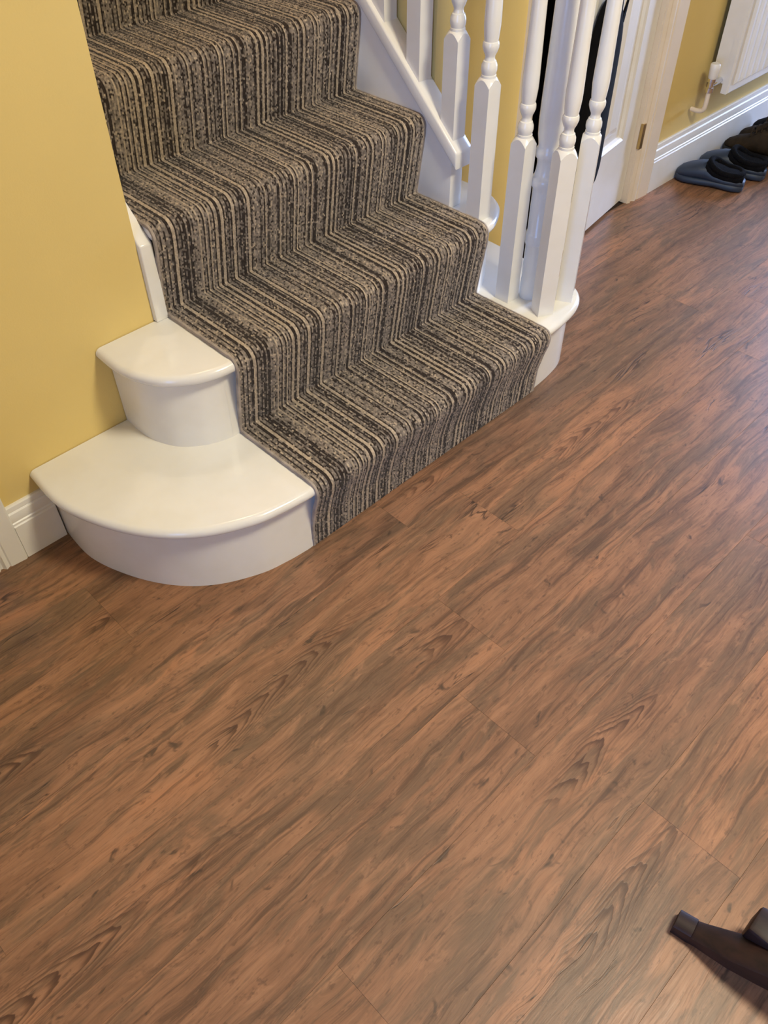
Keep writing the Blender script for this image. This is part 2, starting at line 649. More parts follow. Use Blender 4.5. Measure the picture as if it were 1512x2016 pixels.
struct(casing('trim_1', LX1, -0.46, 2.08, M_WHITE2), 'white moulded door casing at the far left')
t2 = struct(casing('trim_2', DX1, 1.93, 2.08, M_CREAM), 'cream door casing on the hinge side of the white door')
struct(casing('trim_3', DX0, 1.145, 2.08, M_CREAM))
boxes('hinge', [((DX1 - 0.004, YW - 0.016, 0.19), (DX1 + 0.012, YW - 0.006, 0.27))], M_BRASS, t2)
tag(struct(boxes('trim_4', [((DX1 - 0.002, YW - 0.004, 0), (DX1 + 0.018, YW + T, 2.03)), ((DX0 - 0.018, YW, 0), (DX0 + 0.002, YW + T, 2.03))], M_CREAM)))

# ------------------------------------------------------------------ cupboard door, ajar
DW = 0.61
ANG = math.radians(9.3)
door = struct(empty('door_1', (DX1 - 0.003, YW + 0.012, 0.010), ANG), 'white panelled cupboard door standing ajar')
# local: leaf runs to -X from the hinge, front face at y = 0, thickness to +y
panels = [(0.10, 0.28, 0.235, 0.78), (0.335, 0.515, 0.235, 0.78), (0.10, 0.28, 0.93, 1.86), (0.335, 0.515, 0.93, 1.86)]
lst = []
cx = sorted({0, DW, *[p[0] for p in panels], *[p[1] for p in panels]})
cz = sorted({0, 1.985, *[p[2] for p in panels], *[p[3] for p in panels]})
for a, b in zip(cx, cx[1:]):
    for c, d in zip(cz, cz[1:]):
        if not any(p[0] < (a + b) / 2 < p[1] and p[2] < (c + d) / 2 < p[3] for p in panels):
            lst.append(((-b, 0, c), (-a, 0.038, d)))
boxes('door_leaf', lst, M_WHITE2, door)
for (a, b, c, d) in panels:
    # moulding ring and raised field of one panel
    rings = []
    for ins, dep in ((0.0, 0.0), (0.003, -0.003), (0.012, 0.002), (0.017, 0.010), (0.040, 0.010), (0.062, 0.003)):
        rings.append([(-b + ins, dep, c + ins), (-a - ins, dep, c + ins), (-a - ins, dep, d - ins), (-b + ins, dep, d - ins)])
    V = [p for r in rings for p in r]
    Fc = [(i * 4 + j, i * 4 + (j + 1) % 4, i * 4 + 4 + (j + 1) % 4, i * 4 + 4 + j) for i in range(len(rings) - 1) for j in range(4)]
    nn = len(rings) * 4
    Fc.append((nn - 4, nn - 3, nn - 2, nn - 1))
    V += [(-b, 0.03, c), (-a, 0.03, c), (-a, 0.03, d), (-b, 0.03, d)]
    Fc += [(j, (j + 1) % 4, nn + (j + 1) % 4, nn + j) for j in range(4)]
    Fc.append((nn, nn + 1, nn + 2, nn + 3))
    obj('door_panel', V, Fc, M_WHITE2, door)
kn = [[(0.56 * -1 + r * math.cos(t), y, 0.98 + r * math.sin(t)) for t in [2 * math.pi * j / 16 for j in range(16)]]
      for r, y in ((0.026, 0.0), (0.026, -0.006), (0.010, -0.010), (0.010, -0.030), (0.024, -0.040), (0.026, -0.052), (0.016, -0.062))]
loft('door_knob', kn, M_BRASS, door)

# ------------------------------------------------------------------ staircase
stair = tag(empty('staircase', (0, 0, 0)), 'white painted staircase with two curved bottom steps and turned balusters', 'staircase')

left1 = [(-0.386, 0.428), (-0.3885, 0.311), (-0.354, 0.199), (-0.300, 0.107), (-0.230, 0.041), (-0.142, -0.003), (-0.075, -0.018), (-0.021, -0.024)]
right1 = [(0.76, -0.020), (0.833, -0.014), (0.901, -0.001), (0.951, 0.024), (0.980, 0.060), (0.993, 0.105), (1.000, 0.20), (1.012, 0.428)]
left2 = [(-0.175, 0.428), (-0.174, 0.339), (-0.146, 0.266), (-0.096, 0.220), (-0.050, 0.200), (-0.021, 0.194)]
right2 = [(0.75, 0.193), (0.80, 0.204), (0.858, 0.238), (0.886, 0.268), (0.907, 0.312), (0.914, 0.36), (0.914, 0.428)]


def outline(l, r):
    p = [v.to_2d() for v in catmull([(*q, 0) for q in l], 8)] + [v.to_2d() for v in catmull([(*q, 0) for q in r], 8)]
    return p


def offset(poly, d):
    """move the open front line inwards by d (interior lies to the left of the walking direction)"""
    out = []
    n = len(poly)
    for i, p in enumerate(poly):
        t = (poly[min(i + 1, n - 1)] - poly[max(i - 1, 0)]).normalized()
        nrm = Vector((-t.y, t.x))
        q = p + nrm * d
        if i in (0, n - 1):
            q.y = p.y
        out.append(q)
    return out


def tread_curved(name, front, z, th, m, parent):
    r = th / 2
    rings = []
    for a in range(0, 181, 20):
        t = math.radians(a)
        d = r - r * math.sin(t)
        ring = [(q.x, q.y, z - r + r * math.cos(t)) for q in offset(front, d)]
        rings.append(ring)
    n = len(front)
    V = [p for rg in rings for p in rg]
    Fc = []
    for i in range(len(rings) - 1):
        for j in range(n - 1):
            Fc.append((i * n + j, i * n + j + 1, (i + 1) * n + j + 1, (i + 1) * n + j))
    Fc.append(tuple(range(n)))
    Fc.append(tuple((len(rings) - 1) * n + j for j in range(n)))
    k = len(rings)
    Fc.append(tuple([i * n for i in range(k)] + [i * n + n - 1 for i in range(k - 1, -1, -1)]))
    o = obj(name, V, Fc, m, parent)
    return autosmooth(o, 40)


def riser_curved(name, front, z0, z1, m, parent):
    p = offset(front, 0.024)
    o = prism(name, [(q.x, q.y) for q in p], 'z', z0, z1, m, parent)
    return autosmooth(o, 30)


TH = 0.026
o1, o2 = outline(left1, right1), outline(left2, right2)
zt = [0, H - 0.004, 2 * H - 0.004]
riser_curved('riser', o1, 0, zt[1] - TH, M_WHITE, stair)
tread_curved('tread', o1, zt[1], TH, M_WHITE, stair)
riser_curved('riser', o2, zt[1], zt[2] - TH, M_WHITE, stair)
tread_curved('tread', o2, zt[2], TH, M_WHITE, stair)
for k in range(3, NS + 1):
    y = (k - 1) * GO + 0.010
    z = k * H - 0.004
    box('riser', (-0.003, y, (k - 1) * H - 0.004), (0.763, y + 0.018, z - TH), M_WHITE, stair)
    box('tread', (-0.003, y - 0.028, z - TH), (0.763, y + GO + 0.010, z), M_WHITE, stair, bev=0.009)

SL = H / GO
# wall string on the left
yA = YW - 0.012
zs0 = 2 * H - 0.004
topz = lambda y: 0.557 + (y - 0.42) * SL
yE = NS * GO
prism('wall_string', [(yA, zs0), (yA, topz(yA)), (yE, topz(yE)), (yE, topz(yE) - 0.42), (yA + 0.16, zs0)], 'x', XL + 0.0005, -0.003, M_WHITE, stair, bev=0.003)
# outer string on the right with its capping
yB = 0.322
strz = lambda y: 0.512 + (y - 0.322) * SL
so = prism('outer_string', [(yB, zs0), (yB, strz(yB)), (yE, strz(yE)), (yE, strz(yE) - 0.40), (yB + 0.16, zs0)], 'x', 0.762, 0.804, M_WHITE, stair, bev=0.002)
capo = prism('string_cap', [(yB - 0.022, strz(yB - 0.022) + 0.000), (yB - 0.022, strz(yB - 0.022) + 0.040), (yE, strz(yE) + 0.040), (yE, strz(yE))], 'x', 0.752, 0.811, M_WHITE, so, bev=0.004)
capz = lambda y: strz(y) + 0.040


# balusters
def square_ring(hw, z, n=32, rnd=0.0):
    out = []
    for j in range(n):
        t = 2 * math.pi * j / n
        c, s = math.cos(t), math.sin(t)
        q = hw / max(abs(c), abs(s))
        out.append((q * c, q * s, z))
    return out


def circ_ring(r, z, n=32):
    return [(r * math.cos(2 * math.pi * j / n), r * math.sin(2 * math.pi * j / n), z) for j in range(n)]


def baluster(x, y, z0, zsq, ztop, rz, m=M_WHITE, slope=0.0):
    """square base block up to zsq, turned beads, long swelling shaft"""
    hw = 0.0205
    n = 32
    rings = []
    base = square_ring(hw, 0, n)
    base = [(a, b, z0 + slope * (a * math.sin(rz) + b * math.cos(rz)) - (abs(slope) * 0.0)) for a, b, _ in base]
    rings.append(base)
    # block top: shoulders cut by the turning (cone), corners lower than the middles of the faces
    sh = []
    for (a, b, _) in square_ring(hw, 0, n):
        rad = math.hypot(a, b)
        sh.append((a, b, zsq - (rad - hw) * 1.7))
    rings.append(sh)
    hz = zsq
    prof = [(0.0192, 0.0012), (0.0170, 0.0030), (0.0168, 0.0080), (0.0150, 0.0085), (0.0165, 0.013), (0.0178, 0.020), (0.0172, 0.028), (0.0145, 0.034), (0.0142, 0.0355),
            (0.0120, 0.037), (0.0105, 0.042), (0.0110, 0.046), (0.0150, 0.054), (0.0180, 0.063), (0.0178, 0.070), (0.0165, 0.0735), (0.0150, 0.0742),
            (0.0155, 0.078), (0.0168, 0.090), (0.0180, 0.105), (0.0182, 0.118), (0.0178, 0.14), (0.0170, 0.18), (0.0160, 0.24), (0.0150, 0.32)]
    for r, dz in prof:
        rings.append(circ_ring(r, hz + dz, n))
    if ztop > hz + 0.36:
        rings.append(circ_ring(0.0135, ztop - 0.02, n))
        rings.append(circ_ring(0.0135, ztop, n))
    o = loft('baluster', rings, m, stair, smooth=False)
    autosmooth(o, 26)
    o.location = (x, y, 0)
    o.rotation_euler = (0, 0, rz)
    return o


RAIL = 0.86                                       # rail height above the nosing line
railz = lambda y: capz(y) + 0.66
TOPV = 1.16
baluster(0.808, 0.152, zt[1], 0.597, TOPV, 0.0)
baluster(0.820, 0.047, zt[1], 0.597, TOPV, math.radians(-27))
baluster(0.913, 0.046, zt[1], 0.603, TOPV, math.radians(-62))
baluster(0.783, 0.247, zt[2], 0.704, TOPV + 0.04, 0.0)
for k in range(8):
    y = 0.343 + 0.113 * k
    baluster(0.784, y, capz(y) - 0.004, capz(y) + 0.205, railz(y), 0.0, slope=SL)

# newel inside the curl of the balusters
nr = [(0.0245, zt[1]), (0.0245, 0.335), (0.0262, 0.337), (0.0275, 0.345), (0.0275, 0.362), (0.0262, 0.368), (0.0245, 0.370), (0.0245, 0.470), (0.0250, 0.478), (0.0300, 0.486),
      (0.0310, 0.496), (0.0295, 0.503), (0.0255, 0.506), (0.0225, 0.520), (0.0215, 0.535), (0.0225, 0.546), (0.0270, 0.551), (0.0285, 0.560), (0.0270, 0.569), (0.0235, 0.573),
      (0.0240, 0.580), (0.0275, 0.600), (0.0290, 0.630), (0.0285, 0.680), (0.0265, 0.800), (0.0245, 0.950), (0.0230, TOPV)]
npost = loft('newel_post', [circ_ring(r, z, 28) for r, z in nr], M_WHITE, stair)
npost.location = (0.857, 0.118, 0)

# handrail with its curl over the newel (above the picture)
hp = [Vector((0.784, yy, railz(yy) + 0.02)) for yy in (1.40, 1.0, 0.6, 0.40)] + [Vector((0.786, 0.30, 1.225)), Vector((0.790, 0.22, 1.19)), Vector((0.800, 0.14, 1.18))]
for a in range(200, 560, 30):
    t = math.radians(a)
    rr = 0.072 - 0.00012 * (a - 200)
    hp.append(Vector((0.866 + rr * math.cos(t), 0.105 + rr * math.sin(t), 1.18)))
tube('handrail', catmull(hp, 4), 0.027, M_WHITE, stair, seg=14)

# ------------------------------------------------------------------ carpet runner
runner = tag(empty('carpet_runner', (0, 0, 0)), 'brown and cream striped loop-pile carpet runner down the middle of the stairs', 'carpet')


def arc(c, r, a0, a1, n):
    return [(c[0] + r * math.cos(math.radians(a0 + (a1 - a0) * i / n)), c[1] + r * math.sin(math.radians(a0 + (a1 - a0) * i / n))) for i in range(n + 1)]


def carpet_path():
    pts = []
    rn, rc = 0.025, 0.004
    for k in range(6):
        y0 = k * GO
        z0 = k * H + (0.004 if k else 0.001)
        zn = (k + 1) * H + 0.004
        yn = y0 - (0.026 if k else 0.030)      # front of the nosing
        if k == 0:
            pts += [(y0 - 0.002, z0), (y0 - 0.006, z0 + 0.07), (yn + 0.012, zn - 0.075), (yn + 0.003, zn - 0.045)]
        else:
            pts += arc((y0 - 0.002 - rc, z0 + rc), rc, -80, -10, 4) + [(yn + 0.0015, zn - 0.045)]
        pts += arc((yn + rn, zn - rn), rn, 172, 90, 10)
        pts += [(y0 + 0.07, zn + 0.0005), (y0 + GO - 0.03, zn)]
    return np.array(pts)


def resample(p, step):
    d = np.concatenate([[0], np.cumsum(np.linalg.norm(np.diff(p, axis=0), axis=1))])
    s = np.arange(0, d[-1], step)
    return np.stack([np.interp(s, d, p[:, 0]), np.interp(s, d, p[:, 1])], 1)


path = resample(carpet_path(), 0.0022)
tg = np.gradient(path, axis=0)
tg /= np.linalg.norm(tg, axis=1, keepdims=True)
nrm = np.stack([-tg[:, 1], tg[:, 0]], 1)         # outward (towards -y / +z)
NR = len(path)
NCORD = 208
SUB = 3
NCOL = NCORD * SUB + 1
xs = np.linspace(0.001, WC - 0.001, NCOL)
cord = np.minimum(np.arange(NCOL) // SUB, NCORD - 1)

# cord colours: runs of mottled yarn with narrow dark and cream lines
CREAM = np.array([0.48, 0.39, 0.295])
TAUPE = np.array([0.295, 0.246, 0.205])
GREYB = np.array([0.168, 0.140, 0.120])
DARK = np.array([0.036, 0.026, 0.022])
kinds = []
r2 = random.Random(23)
while len(kinds) < NCORD:
    q = r2.random()
    if q < 0.16:
        kinds += ['D', 'C', 'C', 'D']
    elif q < 0.30:
        kinds += ['D', 'C', 'T', 'D']
    elif q < 0.42:
        kinds += ['D', 'D', 'T']
    elif q < 0.56:
        kinds += ['C', 'M', 'L']
    elif q < 0.72:
        kinds += ['T', 'M', 'D', 'M', 'T'][:r2.randint(3, 5)]
    elif q < 0.86:
        kinds += ['M', 'L', 'M', 'T', 'M'][:r2.randint(2, 5)]
    else:
        kinds += ['L', 'T', 'D']
kinds = kinds[:NCORD]
# loops: each cord is cut into loops about 4.5 mm long
loop_rows = 2
nl = NR // loop_rows + 2
colc = np.zeros((nl, NCORD, 3))
hgt = RNG.uniform(0.2, 1.0, (nl, NCORD))
MIX = {'C': (0.02, 0.10, 0.30), 'D': (0.84, 0.96, 0.99), 'L': (0.06, 0.30, 0.74), 'T': (0.06, 0.42, 0.93), 'M': (0.22, 0.62, 0.95)}
for c, kd in enumerate(kinds):
    u = RNG.random(nl)[:, None]
    a, b, d = MIX[kd]
    base = np.where(u < a, DARK[None], np.where(u < b, GREYB[None], np.where(u < d, TAUPE[None], CREAM[None])))
    if kd == 'C':
        base = np.where(u < b, TAUPE[None], CREAM[None])
    colc[:, c] = base * RNG.uniform(0.80, 1.18, (nl, 1)) * RNG.uniform(0.92, 1.08)
rows = np.arange(NR)
phase = RNG.integers(0, loop_rows, NCORD)
lidx = (rows[:, None] + phase[cord][None, :]) // loop_rows      # NR x NCOL
colv = colc[lidx, cord[None, :]]
within = (np.arange(NCOL) % SUB) / SUB
ridge = np.where(np.arange(NCOL) % SUB == 0, 0.0, 1.0)
disp = 0.0020 * ridge[None, :] * (0.45 + 0.55 * hgt[lidx, cord[None, :]]) + RNG.normal(0, 0.00025, (NR, NCOL))
fade = np.ones(NR)
fade[:3] = 0
wobx = RNG.normal(0, 0.00025, (NR, NCOL))
P3 = np.zeros((NR, NCOL, 3))
P3[:, :, 0] = xs[None, :] + wobx
P3[:, :, 1] = path[:, None, 0] + nrm[:, None, 0] * (disp - 0.001)
P3[:, :, 2] = path[:, None, 1] + nrm[:, None, 1] * (disp - 0.001)
nv = NR * NCOL
# backing layer: two border columns turned down to the wood
me = bpy.data.meshes.new('pile')
idx = np.arange(nv).reshape(NR, NCOL)
quads = np.stack([idx[:-1, :-1], idx[:-1, 1:], idx[1:, 1:], idx[1:, :-1]], -1).reshape(-1, 4)
me.vertices.add(nv)
me.vertices.foreach_set('co', P3.reshape(-1))
me.loops.add(quads.size)
me.polygons.add(len(quads))
me.polygons.foreach_set('loop_start', np.arange(0, quads.size, 4))
me.loops.foreach_set('vertex_index', quads.reshape(-1))
me.update()
me.validate()
att = me.attributes.new('yarn', 'FLOAT_COLOR', 'POINT')
att.data.foreach_set('color', np.concatenate([colv.reshape(-1, 3), np.ones((nv, 1))], 1).reshape(-1).astype(np.float32))
pile = link('pile', me, M_CARPET, runner, smooth=True)
tag(pile, kind='stuff')

# whipped edges along both sides
cp = resample(carpet_path(), 0.008)
ctg = np.gradient(cp, axis=0)
ctg /= np.linalg.norm(ctg, axis=1, keepdims=True)
cn = np.stack([-ctg[:, 1], ctg[:, 0]], 1)
for xe in (-0.0015, WC + 0.0015):
    rings = []
    sgn = -1 if xe < 0.1 else 1
    for i, (y, z) in enumerate(cp):
        j = random.uniform(-0.0006, 0.0006)
        ring = []
        for a, b in ((0.002 * -sgn, 0.001), (0.0025 * sgn + j, 0.0), (0.0035 * sgn + j, -0.004), (0.002 * sgn + j, -0.0075), (0.002 * -sgn, -0.008)):
            ring.append((xe + a, y + cn[i, 0] * b, max(0.0008, z + cn[i, 1] * b)))
        rings.append(ring)
    loft('edge_binding', rings, M_BIND, runner)

# ------------------------------------------------------------------ black bag on the cupboard door
bag = tag(empty('hanging_bag', door.matrix_world.translation if False else (DX1 - 0.003, YW + 0.012, 0.010), ANG), 'black fabric bag hanging by its straps on the white cupboard door', 'bag')


def bag_body():
    ctrl = [(-0.334, 0.208), (-0.327, 0.255), (-0.327, 0.400), (-0.328, 0.520), (-0.340, 0.640), (-0.372, 0.700), (-0.440, 0.715), (-0.485, 0.650), (-0.512, 0.50), (-0.520, 0.35),
            (-0.518, 0.22), (-0.495, 0.187), (-0.42, 0.185), (-0.358, 0.190)]
    out = catmull([(x, z, 0) for x, z in ctrl], 6, closed=True)
    cx_, cz_ = -0.415, 0.41
    rings = []
    for s, y in ((0.95, -0.005), (0.99, -0.010), (1.0, -0.017), (0.985, -0.026), (0.94, -0.034), (0.8, -0.040), (0.5, -0.044), (0.15, -0.045)):
        rg = []
        for p in out:
            x = cx_ + (p.x - cx_) * s
            z = cz_ + (p.y - cz_) * s
            fold = 0.004 * math.sin(38 * x + 5 * z) * (1 if s < 0.95 else 0.3)
            rg.append((x, y + fold, z))
        rings.append(rg)
    return loft('bag_body', rings, M_BAG, bag)


bag_body()
for x0_, x1_ in ((-0.375, -0.392), (-0.402, -0.400)):
    pts = catmull([(x0_, -0.030, 0.63), (x0_ - 0.002, -0.026, 0.80), (x1_, -0.022, 1.10), (-0.40, -0.024, 1.48)], 6)
    rings = [[(p.x + a, p.y + b, p.z) for a, b in ((-0.009, -0.002), (0.009, -0.002), (0.009, 0.002), (-0.009, 0.002))] for p in pts]
    loft('strap', rings, M_BAG, bag)
rings = [[(-0.358 + t * 0.022 + a, -0.030 + b, 0.640 + t * 0.055) for a, b in ((-0.010 * (1 - t), -0.003), (0.010 * (1 - t), -0.003), (0.010 * (1 - t), 0.003), (-0.010 * (1 - t), 0.003))] for t in (0, 0.4, 0.75, 0.98)]
loft('strap_end', rings, M_BAG, bag)
tube('hook', [(-0.40, 0.0, 1.44), (-0.40, -0.022, 1.45), (-0.40, -0.040, 1.47), (-0.40, -0.042, 1.50)], 0.005, M_BRASS, door)

# ------------------------------------------------------------------ radiator with valve and pipe
RXA, RXB, RZA, RZB = 2.185, 3.30, 0.285, 0.90
rad = tag(empty('radiator', (RXA, 0.36, 0)), 'white fluted panel radiator on the yellow wall above the shoes', 'radiator')
# fluted front plate
pitch = 0.0415
W_ = RXB - RXA
cols = [(0.0, 0.0), (0.006, -0.004), (0.030, -0.004)]
x = 0.030
while x + pitch < W_ - 0.02:
    cols += [(x, -0.004), (x + 0.006, -0.0125), (x + 0.019, -0.0125), (x + 0.025, -0.004)]
    x += pitch
cols += [(W_ - 0.006, -0.004), (W_, 0.0)]
zrows = [(RZA, 0.0), (RZA + 0.005, 0.3), (RZA + 0.024, 0.3), (RZA + 0.034, 1.0), (RZB - 0.034, 1.0), (RZB - 0.024, 0.3), (RZB - 0.005, 0.3), (RZB, 0.0)]
V, Fc = [], []
for z, s in zrows:
    for cx_, d in cols:
        dd = d if s == 1.0 else (max(d, -0.004) if s else 0.0)
        V.append((cx_, -0.02 + dd, z))
n = len(cols)
for i in range(len(zrows) - 1):
    for j in range(n - 1):
        Fc.append((i * n + j, i * n + j + 1, (i + 1) * n + j + 1, (i + 1) * n + j))
b0 = len(V)
V += [(0, 0.0, RZA), (W_, 0.0, RZA), (W_, 0.0, RZB), (0, 0.0, RZB)]
Fc += [(b0, b0 + 1, b0 + 2, b0 + 3), (0, n - 1, b0 + 1, b0), ((len(zrows) - 1) * n, (len(zrows) - 1) * n + n - 1, b0 + 2, b0 + 3)]
Fc.append(tuple([i * n for i in range(len(zrows))] + [b0 + 3, b0]))
Fc.append(tuple([i * n + n - 1 for i in range(len(zrows))] + [b0 + 2, b0 + 1]))
obj('front_panel', V, Fc, M_RAD, rad)
box('side_panel', (0.001, 0.0, RZA + 0.03), (0.004, 0.045, RZB - 0.004), M_RAD, rad)
box('side_panel', (W_ - 0.004, 0.0, RZA + 0.03), (W_ - 0.001, 0.045, RZB - 0.004), M_RAD, rad)
fins = []
x = 0.012
while x < W_ - 0.012:
    fins.append(((x, 0.002, RZA + 0.06), (x + 0.002, 0.042, RZB - 0.03)))
    x += 0.024
tag(boxes('convector_fins', fins, M_RAD, rad), kind='stuff')
x = 0.01
slot = []
while x < W_ - 0.02:
    slot.append(((x, 0.0, RZB - 0.004), (x + 0.012, 0.045, RZB - 0.001)))
    x += 0.02
boxes('top_grille', slot + [((0, 0.0, RZB - 0.004), (W_, 0.006, RZB)), ((0, 0.040, RZB - 0.004), (W_, 0.045, RZB))], M_RAD, rad)
for bx in (0.15, W_ - 0.17):
    box('wall_bracket', (bx, 0.04, RZA + 0.08), (bx + 0.03, YW - 0.361, RZB - 0.08), M_RAD, rad)
# valve
vx, vy = -0.062, 0.012


def lathe(name, prof, m, parent, at, n=20):
    rings = [[(at[0] + r * math.cos(2 * math.pi * j / n), at[1] + r * math.sin(2 * math.pi * j / n), z) for j in range(n)] for r, z in prof]
    return loft(name, rings, m, parent)


lathe('valve_cap', [(0.013, 0.345), (0.015, 0.349), (0.0165, 0.375), (0.0165, 0.388), (0.014, 0.391)], M_WHITE2, rad, (vx, vy))
vb = lathe('valve_body', [(0.009, 0.300), (0.013, 0.302), (0.013, 0.316), (0.010, 0.318), (0.010, 0.332), (0.014, 0.334), (0.014, 0.345), (0.008, 0.346)], M_CHROME, rad, (vx, vy), 12)
tube('valve_tail', [(vx, vy, 0.325), (vx + 0.035, vy, 0.325), (0.004, vy, 0.325)], [0.009, 0.010, 0.010], M_CHROME, vb, 12)
tube('pipe', catmull([(vx, vy, 0.302), (vx, vy, 0.262), (vx, vy + 0.004, 0.243), (vx - 0.002, vy + 0.020, 0.236), (vx - 0.002, YW - 0.36 - 0.011, 0.236)], 5), 0.0078, M_CREAM, rad, 12)


# ------------------------------------------------------------------ shoes
def section(w, zb, zt_, n=20, sq=2.6):
    out = []
    for j in range(n):
        t = 2 * math.pi * j / n
        c, s = math.cos(t), math.sin(t)
        x = w * (abs(c) ** (2 / sq)) * (1 if c >= 0 else -1)
        z = (zb + zt_) / 2 + (zt_ - zb) / 2 * (abs(s) ** (2 / sq)) * (1 if s >= 0 else -1)
        out.append((x, z))
    return out


def shoe_loft(name, stations, m, parent, sq=2.6):
    """stations: (y, centre x, half width, z bottom, z top); the toe points to +y"""
    rings = []
    for (y, cx_, w, zb, zt_) in stations:
        rings.append([(cx_ + a, y, b) for a, b in section(w, zb, zt_, sq=sq)])
    return loft(name, rings, m, parent)


def collar(name, pts, r, m, parent):
    p = catmull(pts, 5, closed=True)
    p.append(p[0])
    return tube(name, p, r, m, parent, seg=10)


def clog(loc, rz, label, side):
    t = tag(empty('clog', loc, rz), label, 'shoe', 'pair of navy clogs')
    k = side
    shoe_loft('sole', [(-0.118, 0, 0.018, 0.004, 0.020), (-0.110, 0, 0.033, 0.001, 0.028), (-0.08, 0, 0.040, 0.0, 0.030), (-0.02, 0.002 * k, 0.038, 0.004, 0.030), (0.04, 0.004 * k, 0.046, 0.002, 0.030),
                       (0.085, 0.002 * k, 0.044, 0.0, 0.030), (0.112, 0, 0.032, 0.003, 0.030), (0.122, 0, 0.014, 0.010, 0.026)], M_NAVY, t, 3.2)
    shoe_loft('upper', [(-0.118, 0, 0.020, 0.018, 0.036), (-0.105, 0, 0.034, 0.018, 0.046), (-0.06, 0, 0.039, 0.018, 0.046), (-0.015, 0.002 * k, 0.041, 0.018, 0.056), (0.015, 0.003 * k, 0.043, 0.018, 0.078),
                        (0.045, 0.003 * k, 0.045, 0.018, 0.074), (0.080, 0.002 * k, 0.043, 0.018, 0.062), (0.106, 0, 0.033, 0.018, 0.050), (0.120, 0, 0.016, 0.020, 0.036)], M_NAVY, t, 2.4)
    shoe_loft('lining', [(-0.112, 0, 0.026, 0.030, 0.058), (-0.095, 0, 0.0375, 0.026, 0.064), (-0.05, 0, 0.0425, 0.030, 0.064), (-0.01, 0.001 * k, 0.0435, 0.036, 0.074), (0.012, 0.002 * k, 0.0420, 0.046, 0.086),
                         (0.022, 0.002 * k, 0.034, 0.055, 0.084)], M_FUZZ, t, 2.3)
    collar('collar', [(0.0, -0.104, 0.060), (0.030, -0.085, 0.059), (0.036, -0.04, 0.062), (0.034, -0.006, 0.076), (0.016, 0.010, 0.085), (-0.016, 0.010, 0.085), (-0.034, -0.006, 0.076), (-0.036, -0.04, 0.062), (-0.030, -0.085, 0.059)],
           0.010, M_FUZZ, t)
    return t


clog((2.148, 0.295, 0), math.radians(17), 'navy rubber clog with black lining nearest the white cupboard door', 1)
clog((2.288, 0.285, 0), math.radians(14), 'navy rubber clog with black lining beside the brown shoes', -1)


def shoe(name, loc, rz, label, group, mu, k=1, hi=0.095, lace=M_LACE, ring=False, scale=(1, 1, 1)):
    t = tag(empty(name, loc, rz), label, 'shoe', group)
    t.scale = scale
    shoe_loft('sole', [(-0.135, 0, 0.020, 0.004, 0.022), (-0.125, 0, 0.034, 0.0, 0.026), (-0.07, 0, 0.037, 0.0, 0.026), (0.0, 0.003 * k, 0.036, 0.003, 0.026), (0.06, 0.006 * k, 0.046, 0.001, 0.026),
                       (0.11, 0.004 * k, 0.040, 0.003, 0.028), (0.135, 0.002 * k, 0.022, 0.010, 0.028), (0.142, 0, 0.010, 0.014, 0.026)], M_SOLE, t, 3.2)
    shoe_loft('upper', [(-0.133, 0, 0.018, 0.020, hi * 0.75), (-0.122, 0, 0.031, 0.020, hi * 0.95), (-0.08, 0, 0.034, 0.020, hi * 0.92), (-0.03, 0.002 * k, 0.034, 0.020, hi * 0.95), (0.01, 0.004 * k, 0.037, 0.020, hi * 0.92),
                        (0.055, 0.005 * k, 0.042, 0.020, 0.066), (0.10, 0.004 * k, 0.038, 0.020, 0.054), (0.130, 0.002 * k, 0.022, 0.020, 0.042), (0.139, 0, 0.010, 0.022, 0.034)], mu, t, 2.2)
    collar('collar', [(0, -0.126, hi), (0.026, -0.10, hi * 0.97), (0.029, -0.06, hi * 0.94), (0.026, -0.02, hi * 1.0), (0.0, 0.0, hi * 1.06), (-0.026, -0.02, hi * 1.0), (-0.029, -0.06, hi * 0.94), (-0.026, -0.10, hi * 0.97)], 0.008, mu, t)
    # dark plug in the mouth, standing for the shade inside the shoe
    rings = [[(0.027 * s * math.cos(a), -0.063 + 0.058 * s * math.sin(a), z) for a in [2 * math.pi * j / 20 for j in range(20)]] for s, z in ((1.0, hi * 0.97), (0.9, hi * 0.93), (0.5, hi * 0.90))]
    loft('mouth_shade', rings, M_SOLE, t)
    shoe_loft('tongue', [(-0.012, 0.003 * k, 0.015, hi * 0.95, hi * 1.13), (0.010, 0.003 * k, 0.020, hi * 0.84, hi * 1.02), (0.040, 0.004 * k, 0.020, hi * 0.70, hi * 0.86)], mu, t)
    for i in range(4):
        y = -0.002 + 0.017 * i
        z = hi * (1.03 - 0.085 * i)
        tube('lace', [(-0.024, y, z - 0.014), (-0.012, y + 0.003, z + 0.001), (0.003 * k, y + 0.005, z + 0.004), (0.018, y + 0.003, z + 0.001), (0.030, y, z - 0.014)], 0.0026, lace, t, 8)
    if ring:
        p = [(0.0 + 0.024 * math.cos(a), 0.062 + 0.030 * math.sin(a), 0.078 - 0.012 * math.sin(a)) for a in [2 * math.pi * j / 14 for j in range(15)]]
        tube('lace_loop', p, 0.0036, lace, t, 8)
        for s in (-1, 1):
            tube('lace_end', [(0.006 * s, 0.030, 0.092), (0.018 * s, 0.018, 0.100), (0.034 * s, 0.022, 0.090)], 0.0034, lace, t, 8)
    return t


